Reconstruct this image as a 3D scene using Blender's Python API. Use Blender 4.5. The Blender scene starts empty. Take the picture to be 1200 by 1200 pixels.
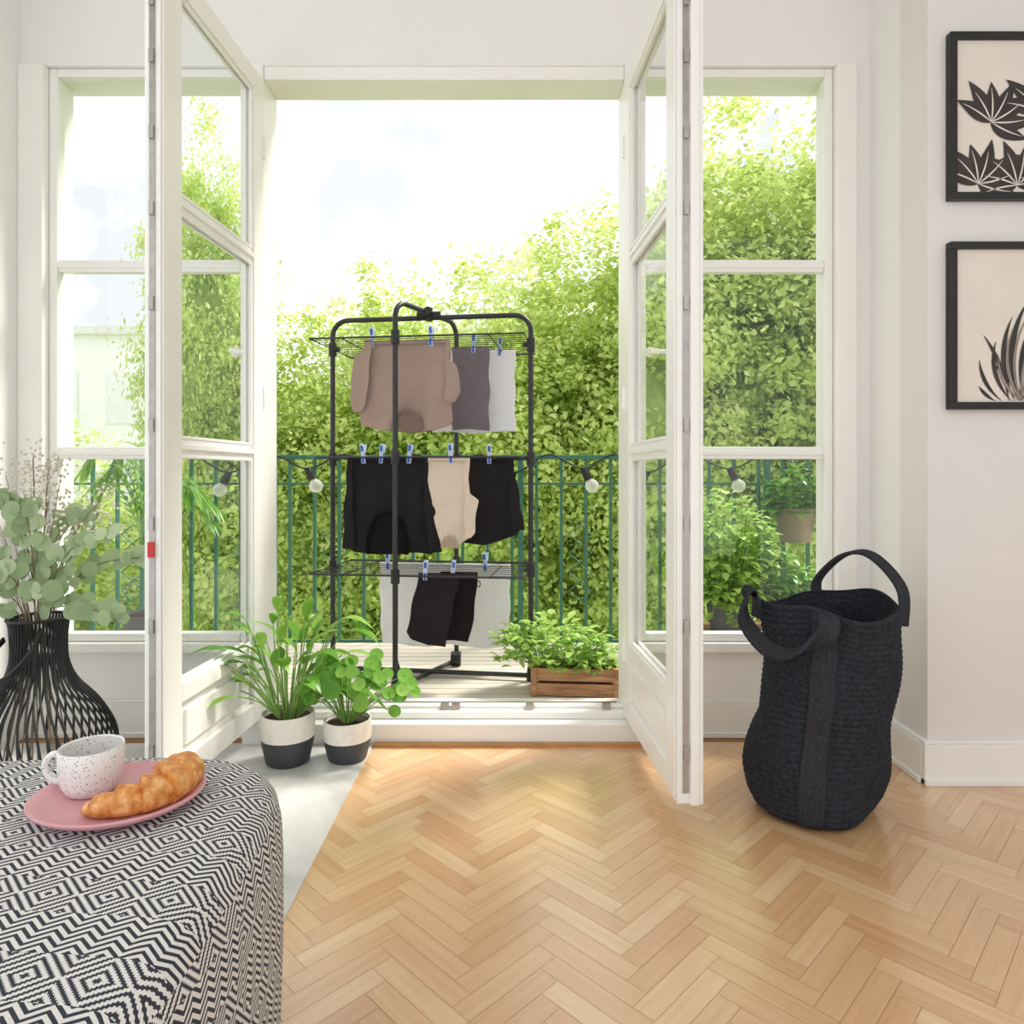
import bpy, bmesh, math, random
import numpy as np
from mathutils import Vector, Matrix
random.seed(7); np.random.seed(7)
S=bpy.context.scene
S.view_settings.view_transform='Standard'
pi=math.pi
# ------------------------------------------------------------ materials
def nt(name):
    m=bpy.data.materials.new(name); m.use_nodes=True
    n=m.node_tree.nodes; l=m.node_tree.links
    return m,n,l,n['Principled BSDF']
def ramp(n,stops):
    r=n.new('ShaderNodeValToRGB'); e=r.color_ramp.elements
    e[0].position=stops[0][0]; e[0].color=(*stops[0][1],1)
    e[1].position=stops[-1][0]; e[1].color=(*stops[-1][1],1)
    for p,c in stops[1:-1]:
        x=e.new(p); x.color=(*c,1)
    return r
def srgb(r,g,b):
    f=lambda c:(c/255/12.92) if c/255<=.04045 else ((c/255+.055)/1.055)**2.4
    return (f(r),f(g),f(b))
def pm(name,col,rough=.5,metal=0,var=.06,scale=8,bump=0,bscale=60,island=False,trans=0,spec=.5,coord='Object',stretch=None):
    m,n,l,b=nt(name)
    b.inputs['Roughness'].default_value=rough; b.inputs['Metallic'].default_value=metal
    b.inputs['Specular IOR Level'].default_value=spec
    tc=n.new('ShaderNodeTexCoord'); co=tc.outputs[coord]
    if stretch:
        mp=n.new('ShaderNodeMapping'); mp.inputs['Scale'].default_value=stretch; l.new(co,mp.inputs[0]); co=mp.outputs[0]
    dark=tuple(c*(1-var*2) for c in col); lite=tuple(min(1,c*(1+var)) for c in col)
    r=ramp(n,[(.3,dark),(.7,lite)])
    if island:
        g=n.new('ShaderNodeNewGeometry'); l.new(g.outputs['Random Per Island'],r.inputs[0])
    else:
        t=n.new('ShaderNodeTexNoise'); t.inputs['Scale'].default_value=scale; t.inputs['Detail'].default_value=4
        l.new(co,t.inputs[0]); l.new(t.outputs[0],r.inputs[0])
    l.new(r.outputs[0],b.inputs['Base Color'])
    if bump:
        t2=n.new('ShaderNodeTexNoise'); t2.inputs['Scale'].default_value=bscale; t2.inputs['Detail'].default_value=3
        l.new(co,t2.inputs[0])
        bp=n.new('ShaderNodeBump'); bp.inputs['Strength'].default_value=bump; bp.inputs['Distance'].default_value=.01
        l.new(t2.outputs[0],bp.inputs['Height']); l.new(bp.outputs[0],b.inputs['Normal'])
    if trans:
        tr=n.new('ShaderNodeBsdfTranslucent'); l.new(r.outputs[0],tr.inputs[0])
        mx=n.new('ShaderNodeMixShader'); mx.inputs[0].default_value=trans
        l.new(b.outputs[0],mx.inputs[1]); l.new(tr.outputs[0],mx.inputs[2])
        l.new(mx.outputs[0],n['Material Output'].inputs[0])
    return m
def leafmat(name,stops,trans=.35,rough=.55,nscale=.9,wn=.5,wr=.55):
    m,n,l,b=nt(name)
    g=n.new('ShaderNodeNewGeometry'); r=ramp(n,stops)
    tc=n.new('ShaderNodeTexCoord'); t=n.new('ShaderNodeTexNoise'); t.inputs['Scale'].default_value=nscale
    l.new(tc.outputs['Object'],t.inputs[0])
    ma=n.new('ShaderNodeMath'); ma.operation='MULTIPLY_ADD'; ma.inputs[1].default_value=wr
    mb=n.new('ShaderNodeMath'); mb.operation='MULTIPLY'; mb.inputs[1].default_value=wn
    l.new(t.outputs[0],mb.inputs[0]); l.new(g.outputs['Random Per Island'],ma.inputs[0]); l.new(mb.outputs[0],ma.inputs[2])
    l.new(ma.outputs[0],r.inputs[0]); l.new(r.outputs[0],b.inputs['Base Color'])
    b.inputs['Roughness'].default_value=rough; b.inputs['Specular IOR Level'].default_value=.3
    tr=n.new('ShaderNodeBsdfTranslucent'); l.new(r.outputs[0],tr.inputs[0])
    mx=n.new('ShaderNodeMixShader'); mx.inputs[0].default_value=trans
    l.new(b.outputs[0],mx.inputs[1]); l.new(tr.outputs[0],mx.inputs[2]); l.new(mx.outputs[0],n['Material Output'].inputs[0])
    return m
WHITE=pm('painted_wood_white',srgb(246,244,239),.35,var=.012,scale=3)
WALL=pm('plaster_wall',srgb(241,239,236),.9,var=.012,scale=2,bump=.05,bscale=90)
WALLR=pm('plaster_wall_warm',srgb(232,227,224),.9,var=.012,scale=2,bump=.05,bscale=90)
CEIL=pm('ceiling_paint',srgb(248,248,246),.9,var=.01)
METAL=pm('brushed_metal',srgb(176,172,166),.35,.8,var=.08,scale=30)
BLACKM=pm('black_metal',srgb(38,38,40),.4,.3,var=.1)
RACKM=pm('rack_dark_grey',srgb(52,52,54),.4,.3,var=.08)
PLASTB=pm('black_plastic',srgb(28,28,30),.45,var=.08)
GREENM=pm('railing_green_paint',srgb(62,118,98),.5,.1,var=.1,scale=20)
CONC=pm('balcony_concrete',srgb(190,184,176),.85,var=.06,scale=6,bump=.2,bscale=60)
DECK=pm('deck_boards',srgb(206,196,182),.7,var=.08,island=True)
SOIL=pm('soil',srgb(70,50,38),.95,var=.3,scale=60,bump=.6)
WOODC=pm('crate_wood',srgb(188,138,98),.7,var=.22,scale=9,bump=.3,bscale=12,stretch=(1,6,9))
DARKB=pm('dark_base',srgb(170,126,84),.8,var=.1)
def glassmat():
    m,n,l,b=nt('window_glass')
    n.remove(b)
    t=n.new('ShaderNodeBsdfTransparent'); t.inputs[0].default_value=(.98,.99,.985,1)
    g=n.new('ShaderNodeBsdfGlossy'); g.inputs['Roughness'].default_value=.02
    f=n.new('ShaderNodeLayerWeight'); f.inputs[0].default_value=.5
    p=n.new('ShaderNodeMath'); p.operation='POWER'; p.inputs[1].default_value=5; l.new(f.outputs['Facing'],p.inputs[0])
    q=n.new('ShaderNodeMath'); q.operation='MULTIPLY_ADD'; q.inputs[1].default_value=.35; q.inputs[2].default_value=.025; l.new(p.outputs[0],q.inputs[0])
    mx=n.new('ShaderNodeMixShader'); l.new(q.outputs[0],mx.inputs[0]); l.new(t.outputs[0],mx.inputs[1]); l.new(g.outputs[0],mx.inputs[2])
    l.new(mx.outputs[0],n['Material Output'].inputs[0]); return m
GLASS=glassmat()
def parquetmat():
    m,n,l,b=nt('oak_parquet')
    g=n.new('ShaderNodeNewGeometry'); uv=n.new('ShaderNodeUVMap')
    r=ramp(n,[(0,srgb(216,168,120)),(.35,srgb(223,179,131)),(.7,srgb(228,186,139)),(1,srgb(234,197,153))])
    l.new(g.outputs['Random Per Island'],r.inputs[0])
    mp=n.new('ShaderNodeMapping'); mp.inputs['Scale'].default_value=(4,60,1)
    t=n.new('ShaderNodeTexNoise'); t.inputs['Scale'].default_value=1; t.inputs['Detail'].default_value=6
    l.new(uv.outputs[0],mp.inputs[0]); l.new(mp.outputs[0],t.inputs[0])
    r2=ramp(n,[(.3,(.86,.80,.74)),(.65,(1,1,1))]); l.new(t.outputs[0],r2.inputs[0])
    mx=n.new('ShaderNodeMix'); mx.data_type='RGBA'; mx.blend_type='MULTIPLY'; mx.inputs[0].default_value=.8
    l.new(r.outputs[0],mx.inputs[6]); l.new(r2.outputs[0],mx.inputs[7]); l.new(mx.outputs[2],b.inputs['Base Color'])
    b.inputs['Roughness'].default_value=.4
    b.inputs['Coat Weight'].default_value=1.0; b.inputs['Coat Roughness'].default_value=.22; b.inputs['Coat IOR'].default_value=1.9
    return m
PARQ=parquetmat()
def marblemat():
    m,n,l,b=nt('grey_marble')
    tc=n.new('ShaderNodeTexCoord'); t=n.new('ShaderNodeTexNoise'); t.inputs['Scale'].default_value=3.5; t.inputs['Detail'].default_value=8; t.inputs['Distortion'].default_value=1.2
    r=ramp(n,[(.35,srgb(190,188,186)),(.5,srgb(208,206,203)),(.62,srgb(220,218,215))]); l.new(tc.outputs['Object'],t.inputs[0]); l.new(t.outputs[0],r.inputs[0]); l.new(r.outputs[0],b.inputs['Base Color'])
    b.inputs['Roughness'].default_value=.3; return m
MARB=marblemat()
def poufmat():
    m,n,l,b=nt('woven_diamond_fabric')
    uv=n.new('ShaderNodeUVMap'); sp=n.new('ShaderNodeSeparateXYZ')
    mp=n.new('ShaderNodeMapping'); mp.inputs['Rotation'].default_value=(0,0,.12); mp.inputs['Scale'].default_value=(1.2,1.2,1)
    l.new(uv.outputs[0],mp.inputs[0]); l.new(mp.outputs[0],sp.inputs[0])
    def M(op,a,bv=None):
        x=n.new('ShaderNodeMath'); x.operation=op
        for i,v in enumerate((a,bv)):
            if v is None: continue
            if isinstance(v,(int,float)): x.inputs[i].default_value=v
            else: l.new(v,x.inputs[i])
        return x.outputs[0]
    def tri(o,k): return M('ABSOLUTE',M('SUBTRACT',M('FRACT',M('MULTIPLY',o,k)),.5))
    a=tri(sp.outputs[0],11); c=tri(sp.outputs[1],13)
    v=M('ADD',a,c)
    st=M('MULTIPLY',M('GREATER_THAN',M('FRACT',M('MULTIPLY',sp.outputs[0],260)),.5),.022)
    dia=M('FRACT',M('MULTIPLY',M('ADD',v,st),5.6))
    zz=M('FRACT',M('ADD',M('MULTIPLY',sp.outputs[1],78),M('MULTIPLY',tri(sp.outputs[0],22),2.6)))
    sel=M('LESS_THAN',M('FRACT',M('MULTIPLY',sp.outputs[1],6.5)),.5)
    pick=n.new('ShaderNodeMix'); l.new(sel,pick.inputs[0]); l.new(dia,pick.inputs[2]); l.new(zz,pick.inputs[3])
    v2=M('GREATER_THAN',pick.outputs[0],.47)
    mx=n.new('ShaderNodeMix'); mx.data_type='RGBA'
    l.new(v2,mx.inputs[0]); mx.inputs[6].default_value=(*srgb(52,54,66),1); mx.inputs[7].default_value=(*srgb(226,222,219),1)
    l.new(mx.outputs[2],b.inputs['Base Color']); b.inputs['Roughness'].default_value=.95
    tc=n.new('ShaderNodeTexCoord'); t=n.new('ShaderNodeTexNoise'); t.inputs['Scale'].default_value=220; l.new(tc.outputs['Object'],t.inputs[0])
    bp=n.new('ShaderNodeBump'); bp.inputs['Strength'].default_value=.5; bp.inputs['Distance'].default_value=.004; l.new(t.outputs[0],bp.inputs['Height']); l.new(bp.outputs[0],b.inputs['Normal'])
    return m
POUF=poufmat()
def specklemat():
    m,n,l,b=nt('speckled_ceramic')
    tc=n.new('ShaderNodeTexCoord'); t=n.new('ShaderNodeTexVoronoi'); t.inputs['Scale'].default_value=190
    r=ramp(n,[(.17,srgb(110,98,94)),(.24,srgb(238,235,232))]); l.new(tc.outputs['Object'],t.inputs[0]); l.new(t.outputs[0],r.inputs[0]); l.new(r.outputs[0],b.inputs['Base Color'])
    b.inputs['Roughness'].default_value=.3; return m
SPECK=specklemat()
# ------------------------------------------------------------ mesh builder
class MB:
    def __init__(s): s.v=[]; s.f=[]
    def box(s,x0,x1,y0,y1,z0,z1):
        b=len(s.v); s.v+=[(x,y,z) for x in (x0,x1) for y in (y0,y1) for z in (z0,z1)]
        for q in ((0,1,3,2),(4,6,7,5),(0,4,5,1),(2,3,7,6),(0,2,6,4),(1,5,7,3)): s.f.append(tuple(b+i for i in q))
        return s
    def tube(s,pts,r,seg=8,closed=False):
        pts=[Vector(p) for p in pts]; n=len(pts); rs=r if isinstance(r,(list,tuple)) else [r]*n
        b=len(s.v); prev=None
        for i,p in enumerate(pts):
            if closed: t=pts[(i+1)%n]-pts[i-1]
            else: t=pts[min(i+1,n-1)]-pts[max(i-1,0)]
            if t.length<1e-9: t=Vector((0,0,1))
            t.normalize()
            if prev is None:
                a=Vector((0,0,1)) if abs(t.z)<.9 else Vector((1,0,0))
                u=t.cross(a).normalized()
            else:
                u=prev-t*prev.dot(t)
                u=u.normalized() if u.length>1e-6 else t.orthogonal().normalized()
            prev=u; w=t.cross(u)
            for k in range(seg):
                an=2*pi*k/seg; s.v.append(tuple(p+(u*math.cos(an)+w*math.sin(an))*rs[i]))
        for i in range(n if closed else n-1):
            for k in range(seg):
                j=(i+1)%n; s.f.append((b+i*seg+k,b+i*seg+(k+1)%seg,b+j*seg+(k+1)%seg,b+j*seg+k))
        if not closed:
            s.f.append(tuple(b+k for k in range(seg))[::-1]); s.f.append(tuple(b+(n-1)*seg+k for k in range(seg)))
        return s
    def lathe(s,prof,seg=40,c=(0,0,0),sx=1,sy=1):
        b=len(s.v); n=len(prof)
        for r,z in prof:
            for k in range(seg):
                an=2*pi*k/seg; s.v.append((c[0]+r*sx*math.cos(an),c[1]+r*sy*math.sin(an),c[2]+z))
        for i in range(n-1):
            for k in range(seg): s.f.append((b+i*seg+k,b+i*seg+(k+1)%seg,b+(i+1)*seg+(k+1)%seg,b+(i+1)*seg+k))
        if prof[0][0]>1e-5: s.f.append(tuple(b+k for k in range(seg))[::-1])
        if prof[-1][0]>1e-5: s.f.append(tuple(b+(n-1)*seg+k for k in range(seg)))
        return s
    def grid(s,fn,nu,nv,closeu=False):
        b=len(s.v)
        for j in range(nv+1):
            for i in range(nu if closeu else nu+1): s.v.append(tuple(fn(i/nu,j/nv)))
        w=nu if closeu else nu+1
        for j in range(nv):
            for i in range(nu):
                i2=(i+1)%w; s.f.append((b+j*w+i,b+j*w+i2,b+(j+1)*w+i2,b+(j+1)*w+i))
        return s
    def ribbon(s,pts,wd,w,t):
        pts=[Vector(p) for p in pts]; n=len(pts); b=len(s.v)
        for i,p in enumerate(pts):
            T=(pts[min(i+1,n-1)]-pts[max(i-1,0)]).normalized()
            W=Vector(wd[i] if isinstance(wd,list) else wd); W=(W-T*W.dot(T)).normalized(); N=T.cross(W)
            for a,c in ((-.5,-.5),(.5,-.5),(.5,.5),(-.5,.5)): s.v.append(tuple(p+W*w*a+N*t*c))
        for i in range(n-1):
            for k in range(4): s.f.append((b+i*4+k,b+i*4+(k+1)%4,b+i*4+4+(k+1)%4,b+i*4+4+k))
        s.f.append((b+3,b+2,b+1,b)); e=b+(n-1)*4; s.f.append((e,e+1,e+2,e+3)); return s
    def leaf(s,p,d,L,W,bend=.3,n=5,pw=.8,fold=.12):
        p=Vector(p); d=Vector(d).normalized(); side=d.cross(Vector((0,0,1)))
        side=side.normalized() if side.length>.05 else Vector((1,0,0)); up=side.cross(d)
        b=len(s.v)
        for i in range(n+1):
            t=i/n; q=p+d*L*t+Vector((0,0,-bend*L*t*t)); w=W*.5*max(.02,math.sin(pi*min(1,t**pw)))
            s.v+= [tuple(q-side*w+up*w*fold*2),tuple(q),tuple(q+side*w+up*w*fold*2)]
        for i in range(n):
            o=b+i*3; s.f+=[(o,o+1,o+4,o+3),(o+1,o+2,o+5,o+4)]
        return s
    def disc(s,c,nrm,r,n=8,asp=1):
        c=Vector(c); nrm=Vector(nrm).normalized(); u=nrm.orthogonal().normalized(); w=nrm.cross(u)
        b=len(s.v); s.v+=[tuple(c+u*r*math.cos(2*pi*k/n)+w*r*asp*math.sin(2*pi*k/n)) for k in range(n)]
        s.f.append(tuple(range(b,b+n))); return s
    def obj(s,name,mat,parent=None,world=False,smooth=True,bevel=0,solid=0,label=None):
        v=s.v
        if world and parent is not None:
            L=parent.location; v=[(a-L.x,b_-L.y,c-L.z) for a,b_,c in v]
        me=bpy.data.meshes.new(name); me.from_pydata(v,[],s.f); me.update()
        me.materials.append(mat)
        if smooth:
            me.shade_smooth()
            try: me.set_sharp_from_angle(angle=.7)
            except Exception: pass
        o=bpy.data.objects.new(name,me); S.collection.objects.link(o)
        if parent is not None: o.parent=parent
        if solid:
            m=o.modifiers.new('solid','SOLIDIFY'); m.thickness=solid; m.offset=0
        if bevel:
            m=o.modifiers.new('bevel','BEVEL'); m.width=bevel; m.segments=2; m.limit_method='ANGLE'
        if label: o['label']=label
        return o
def thing(name,label,cat,loc=(0,0,0),rz=0,rot=None,group=None):
    e=bpy.data.objects.new(name,None); e.empty_display_size=.05; e.location=loc; e.rotation_euler=rot if rot else (0,0,rz)
    S.collection.objects.link(e); e['label']=label; e['category']=cat
    if group: e['group']=group
    return e
def struct(o,label,cat):
    o['kind']='structure'; o['label']=label; o['category']=cat; return o
def sbox(name,mat,b,label,cat,bevel=0):
    return struct(MB().box(*b).obj(name,mat,smooth=False,bevel=bevel),label,cat)
def dup(root,loc=None,rot=None,scale=None):
    c=root.copy(); S.collection.objects.link(c)
    for ch in root.children:
        k=ch.copy(); k.parent=c; S.collection.objects.link(k)
    if loc is not None: c.location=loc
    if rot is not None: c.rotation_euler=rot
    if scale is not None: c.scale=scale
    return c
def cr(pts,n=8,closed=False):
    P=[Vector(p) for p in pts]; out=[]; m=len(P)
    for i in range(m if closed else m-1):
        if closed: a,b,c,d=P[i-1],P[i],P[(i+1)%m],P[(i+2)%m]
        else: a,b,c,d=P[max(i-1,0)],P[i],P[i+1],P[min(i+2,m-1)]
        for k in range(n):
            t=k/n; out.append(.5*((2*b)+(-a+c)*t+(2*a-5*b+4*c-d)*t*t+(-a+3*b-3*c+d)*t**3))
    if not closed: out.append(P[-1])
    return out
# ------------------------------------------------------------ ROOM
def herring():
    w=.046; n=5; bm=bmesh.new(); uvl=bm.loops.layers.uv.new('UVMap')
    R=Matrix.Rotation(pi/4,2); g=.0004
    def plank(x0,y0,x1,y1,hor):
        c=R@Vector(((x0+x1)/2,(y0+y1)/2))
        c=c+Vector((.9,1.0))
        if not(-1.0<c.x<2.8 and -.7<c.y<2.8): return
        vs=[]
        for a,b_ in ((x0+g,y0+g),(x1-g,y0+g),(x1-g,y1-g),(x0+g,y1-g)):
            q=R@Vector((a,b_)); vs.append(bm.verts.new((q.x+.9,q.y+1.0,0)))
        f=bm.faces.new(vs); o=random.random()*50
        for lp,(a,b_) in zip(f.loops,((x0,y0),(x1,y0),(x1,y1),(x0,y1))):
            lp[uvl].uv=(a+o,b_+o) if hor else (b_+o,a+o)
    for i in range(-95,95):
        for j in range(-13,14):
            x=(i+2*n*j)
            plank(x*w,i*w,(x+n)*w,(i+1)*w,True)
            plank(x*w,(i+1)*w,(x+1)*w,(i+1+n)*w,False)
    for co,no in (((0,2.44,0),(0,1,0)),((0,-.5,0),(0,-1,0)),((2.6,0,0),(1,0,0)),((-.7,0,0),(-1,0,0))):
        bmesh.ops.bisect_plane(bm,geom=bm.verts[:]+bm.edges[:]+bm.faces[:],plane_co=co,plane_no=no,clear_outer=True)
    me=bpy.data.meshes.new('parquet'); bm.to_mesh(me); bm.free(); me.materials.append(PARQ)
    o=bpy.data.objects.new('parquet',me); S.collection.objects.link(o); return o
fl=sbox('floor',DARKB,(-2.6,2.6,-.5,2.6,-.06,-.0012),'oak herringbone parquet floor with a glossy finish','floor')
pq=herring(); pq.parent=fl; pq['label']='oak herringbone parquet planks'
sbox('floor_marble',MARB,(-2.6,-.49,-.5,2.42,-.001,.004),'pale grey marble floor slab beside the parquet','floor')
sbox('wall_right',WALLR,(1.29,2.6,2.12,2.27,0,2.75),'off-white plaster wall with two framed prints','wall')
sbox('wall_right_side',WALL,(2.6,2.7,-.5,2.27,0,2.75),'white plaster side wall of the room','wall')
sbox('wall_right_reveal',WALL,(1.29,1.45,2.27,2.66,0,2.75),'white plaster reveal beside the balcony window','wall')
sbox('wall_left_reveal',WALL,(-1.93,-1.77,2.0,2.66,0,2.75),'white plaster reveal beside the balcony window','wall')
sbox('wall_left',WALL,(-2.6,-1.93,2.0,2.15,0,2.75),'white plaster wall beside the window niche','wall')
sbox('wall_back',WALL,(-1.77,1.29,2.46,2.66,2.43,2.75),'white plaster lintel above the balcony doors','wall')
sbox('wall_back_pier',WALL,(1.235,1.29,2.455,2.66,0,2.43),'narrow white plaster strip beside the window frame','wall')
sbox('wall_back_parapet',WHITE,(-1.77,-.95,2.50,2.66,0,.315),'white painted panel below the side window','wall')
sbox('wall_back_parapet.001',WHITE,(.455,1.235,2.50,2.66,0,.315),'white painted panel below the side window','wall')
sbox('ceiling',CEIL,(-2.6,2.7,-.2,2.66,2.75,2.85),'plain white ceiling','ceiling')
def baseb(name,b,horiz=True):
    m=MB(); x0,x1,y0,y1=b; m.box(x0,x1,y0,y1,0,.125)
    if horiz: m.box(x0,x1,y0-.008,y1,0,.02); m.box(x0,x1,y0+.003,y1,.125,.135)
    else: m.box(x0-.008,x1,y0,y1,0,.02); m.box(x0+.003,x1,y0,y1,.125,.135)
    return struct(m.obj(name,WHITE,smooth=False,bevel=.003),'white painted wooden baseboard','baseboard')
baseb('baseboard_right',(1.27,2.6,2.1,2.12))
baseb('baseboard_right_reveal',(1.268,1.29,2.12,2.5),False)
baseb('baseboard_back',(.49,1.268,2.482,2.50))
baseb('baseboard_back.001',(-1.77,-.95,2.482,2.50))
def trim(i,b,label='white painted wooden window frame post',mat=WHITE,bev=.004):
    return sbox('trim_%d'%i,mat,b,label,'window frame',bev)
trim(1,(-.955,-.895,2.45,2.60,.10,2.43)); trim(2,(.405,.455,2.45,2.60,.10,2.43))
trim(3,(-1.77,-1.68,2.44,2.62,.315,2.43)); trim(4,(1.165,1.235,2.44,2.62,.315,2.43))
trim(5,(-.895,.405,2.46,2.60,2.38,2.43),'white painted door head frame')
trim(6,(-1.77,-.955,2.455,2.64,.315,.35),'white painted window sill board')
trim(7,(.455,1.235,2.455,2.64,.315,.35),'white painted window sill board')
th=MB().box(-.955,.455,2.41,2.66,0,.075).box(-.955,.455,2.46,2.62,.075,.10).box(-.955,.455,2.50,2.53,.10,.112)
th=struct(th.obj('trim_8',WHITE,smooth=False,bevel=.004),'white painted raised door threshold','threshold')
WD=pm('oak_trim',srgb(190,140,92),.4,var=.1)
MB().box(-.487,.455,2.392,2.41,0,.014).obj('quarter_round',WD,parent=th,smooth=False,label='thin oak strip along the threshold')
MB().box(-.87,.39,2.535,2.555,.10,.108).obj('metal_rail',METAL,parent=th,smooth=False,label='metal threshold rail')
for x in (-.26,-.22,.05,.33): MB().box(x,x+.03,2.485,2.50,.10,.122).obj('striker_plate',METAL,parent=th,smooth=False)
def sash_parts(m,g,x0,x1,z0,z1,y0,y1,st,munt,mt):
    m.box(x0,x0+st,y0,y1,z0,z1); m.box(x1-st,x1,y0,y1,z0,z1)
    m.box(x0+st,x1-st,y0,y1,z0,z0+st); m.box(x0+st,x1-st,y0,y1,z1-st,z1)
    for z in munt:
        m.box(x0+st,x1-st,y0+.006,y1-.006,z-mt/2,z+mt/2); m.box(x0+st,x1-st,y0,y1,z-mt/5,z+mt/5)
    ym=(y0+y1)/2; g.box(x0+st-.005,x1-st+.005,ym-.001,ym+.001,z0+st-.005,z1-st+.005)
for i,(x0,x1) in enumerate(((-1.68,-.955),(.455,1.165))):
    w=thing('window_%d'%(i+1),'tall white wooden side window with three panes','window',((x0+x1)/2,2.5,.35)); w['kind']='structure'
    m=MB(); g=MB(); sash_parts(m,g,x0+.001,x1-.001,.351,2.429,2.475,2.52,.03,(1.035,1.715),.045)
    m.obj('sash',WHITE,w,True,smooth=False,bevel=.004); g.obj('glass_pane',GLASS,w,True,smooth=False)
    hx=x0+.045 if i else x1-.045
    h=MB().lathe([(0.0,0),(.018,0),(.018,.006),(.012,.01),(.012,.02),(0,.02)],20); 
    h.v=[(hx+.0+a,2.475-c,1.40+b_) for a,b_,c in h.v]
    h.tube([(hx,2.46,1.40),(hx,2.43,1.40),(hx+.01,2.425,1.395),(hx+.09,2.425,1.39)],.009)
    h.obj('window_handle',WHITE,w,True)
RED=pm('red_plastic',srgb(200,40,40),.4)
def leafdoor(name,hinge,ang,th_,flip,W=.645):
    e=thing(name,'white wooden french door leaf standing open into the room','door',(hinge[0],hinge[1],.09),ang); e['kind']='structure'
    s=flip; z0,z1=0,2.28
    y0,y1=(0,th_) if s>0 else (-th_,0)
    m=MB(); g=MB(); st=.07; sn=W-.108
    zb=.28
    m.box(0.0,st,y0,y1,z0,z1); m.box(sn,W,y0,y1,z0,z1)
    m.box(st,sn,y0,y1,z0,.07); m.box(st,sn,y0,y1,zb-.05,zb); m.box(st,sn,y0,y1,z1-.07,z1)
    m.box(st,sn,y0+.015,y1-.015,.07,zb-.05)
    m.box(st+.035,sn-.035,y0+.006,y1-.006,.10,zb-.08)
    for z in (.945,1.625):
        m.box(st,sn,y0+.008,y1-.008,z-.022,z+.022); m.box(st,sn,y0,y1,z-.008,z+.008)
    for za,zc in ((zb,.923),(.967,1.603),(1.647,z1-.07)):
        for yy in ((y0+.006,y0+.016),(y1-.016,y1-.006)):
            m.box(st,st+.010,*yy,za,zc); m.box(sn-.010,sn,*yy,za,zc); m.box(st+.010,sn-.010,*yy,za,za+.010); m.box(st+.010,sn-.010,*yy,zc-.010,zc)
    for yy in ((y0-.005,y0),(y1,y1+.005)): m.box(W-.035,W-.006,*yy,.02,z1-.02)
    ym=(y0+y1)/2; g.box(st-.004,sn+.004,ym-.001,ym+.001,zb-.004,z1-.066)
    m.obj('frame',WHITE,e,smooth=False,bevel=.003); g.obj('glass_pane',GLASS,e,smooth=False)
    if s<0:
        MB().box(.02,W-.01,y0-.024,y0-.005,.0,.05).obj('drip_bar',WHITE,e,smooth=False,bevel=.006)
    else:
        MB().box(.02,W-.01,y1+.005,y1+.03,.0,.05).obj('drip_bar',WHITE,e,smooth=False,bevel=.006)
        MB().box(W-.02,W+.012,y1-.012,y1+.012,0,z1).box(W-.02,W+.006,y1+.012,y1+.024,0,z1).obj('cover_strip',WHITE,e,smooth=False,bevel=.003)
    k=MB().box(W,W+.003,ym-.008,ym+.008,.03,z1-.03)
    for z in (.12,.45,.72,.98,1.3,1.55,1.75,1.95,2.1): k.box(W+.003,W+.009,ym-.006,ym+.006,z,z+.035)
    k.obj('lock_strip',METAL,e,smooth=False,label='long metal espagnolette lock strip')
    if s<0: MB().box(W+.003,W+.010,ym-.008,ym+.008,.65,.69).obj('latch',RED,e,smooth=False,label='red latch tab')
    for z in (.2,1.1,2.0): MB().tube([(-.006,y0 if s>0 else y1,z),(-.006,y0 if s>0 else y1,z+.08)],.007).obj('hinge',WHITE,e)
    return e
def ang(a,b): return math.atan2(b[1]-a[1],b[0]-a[0])
h1=(-.890,2.44); leafdoor('door_1',h1,ang(h1,(-.925,1.80)),.042,-1) 
h2=(.402,2.44); leafdoor('door_2',h2,ang(h2,(.434,1.80)),.045,1)
# ------------------------------------------------------------ BALCONY
bf=sbox('balcony_floor',CONC,(-3.2,3.2,2.66,3.56,-.12,.068),'pale slatted balcony decking','balcony floor')
dk=MB()
for k in range(13): dk.box(-3.2,3.2,2.662+k*.069,2.662+k*.069+.062,.068,.08)
dk.obj('deck_boards',DECK,parent=bf,smooth=False)
sbox('wall_outside_pier',pm('facade_render',srgb(226,218,206),.9),(-2.2,-1.765,2.665,2.73,.081,3.2),'beige rendered facade pier beside the balcony','wall')
rail=thing('balcony_railing','green painted steel balcony railing with thin balusters','railing',(0,3.6,.03))
MB().box(-3.2,3.2,3.58,3.62,1.035,1.058).obj('top_rail',GREENM,rail,True,smooth=False,bevel=.003)
MB().box(-3.2,3.2,3.59,3.61,.06,.085).obj('bottom_rail',GREENM,rail,True,smooth=False,bevel=.002)
MB().box(-3.2,3.2,3.595,3.605,.90,.912).obj('cross_rail',GREENM,rail,True,smooth=False)
b0=None
for i in range(49):
    x=-3.12+i*.13
    if b0 is None: b0=MB().box(-.008,.008,-.008,.008,.045,1.01).obj('baluster',GREENM,rail,smooth=False); b=b0
    else:
        b=b0.copy(); S.collection.objects.link(b)
    b.location=(x,0,0)
p0=None
for x in (-2.6,-1.3,0,1.3,2.6):
    if p0 is None:
        p0=MB().box(-.014,.014,-.014,.014,-.1,1.01).box(-.012,.012,-.06,-.014,-.08,-.03).obj('post',GREENM,rail,smooth=False); p=p0
    else: p=p0.copy(); S.collection.objects.link(p)
    p.location=(x+.045,0,0)
for cx in (-2.0,-.94,.36,1.4):
    orn=MB()
    for k in range(4):
        z=.34+k*.1
        orn.tube([(cx,3.6,z-.05),(cx+.06,3.6,z),(cx,3.6,z+.05),(cx-.06,3.6,z)],.004,5,closed=True)
    orn.obj('diamond_ornament',GREENM,rail,True)
sl=thing('string_light','black cable string light with clear bulbs draped along railing','string lights',(0,3.54,1.05))
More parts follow.
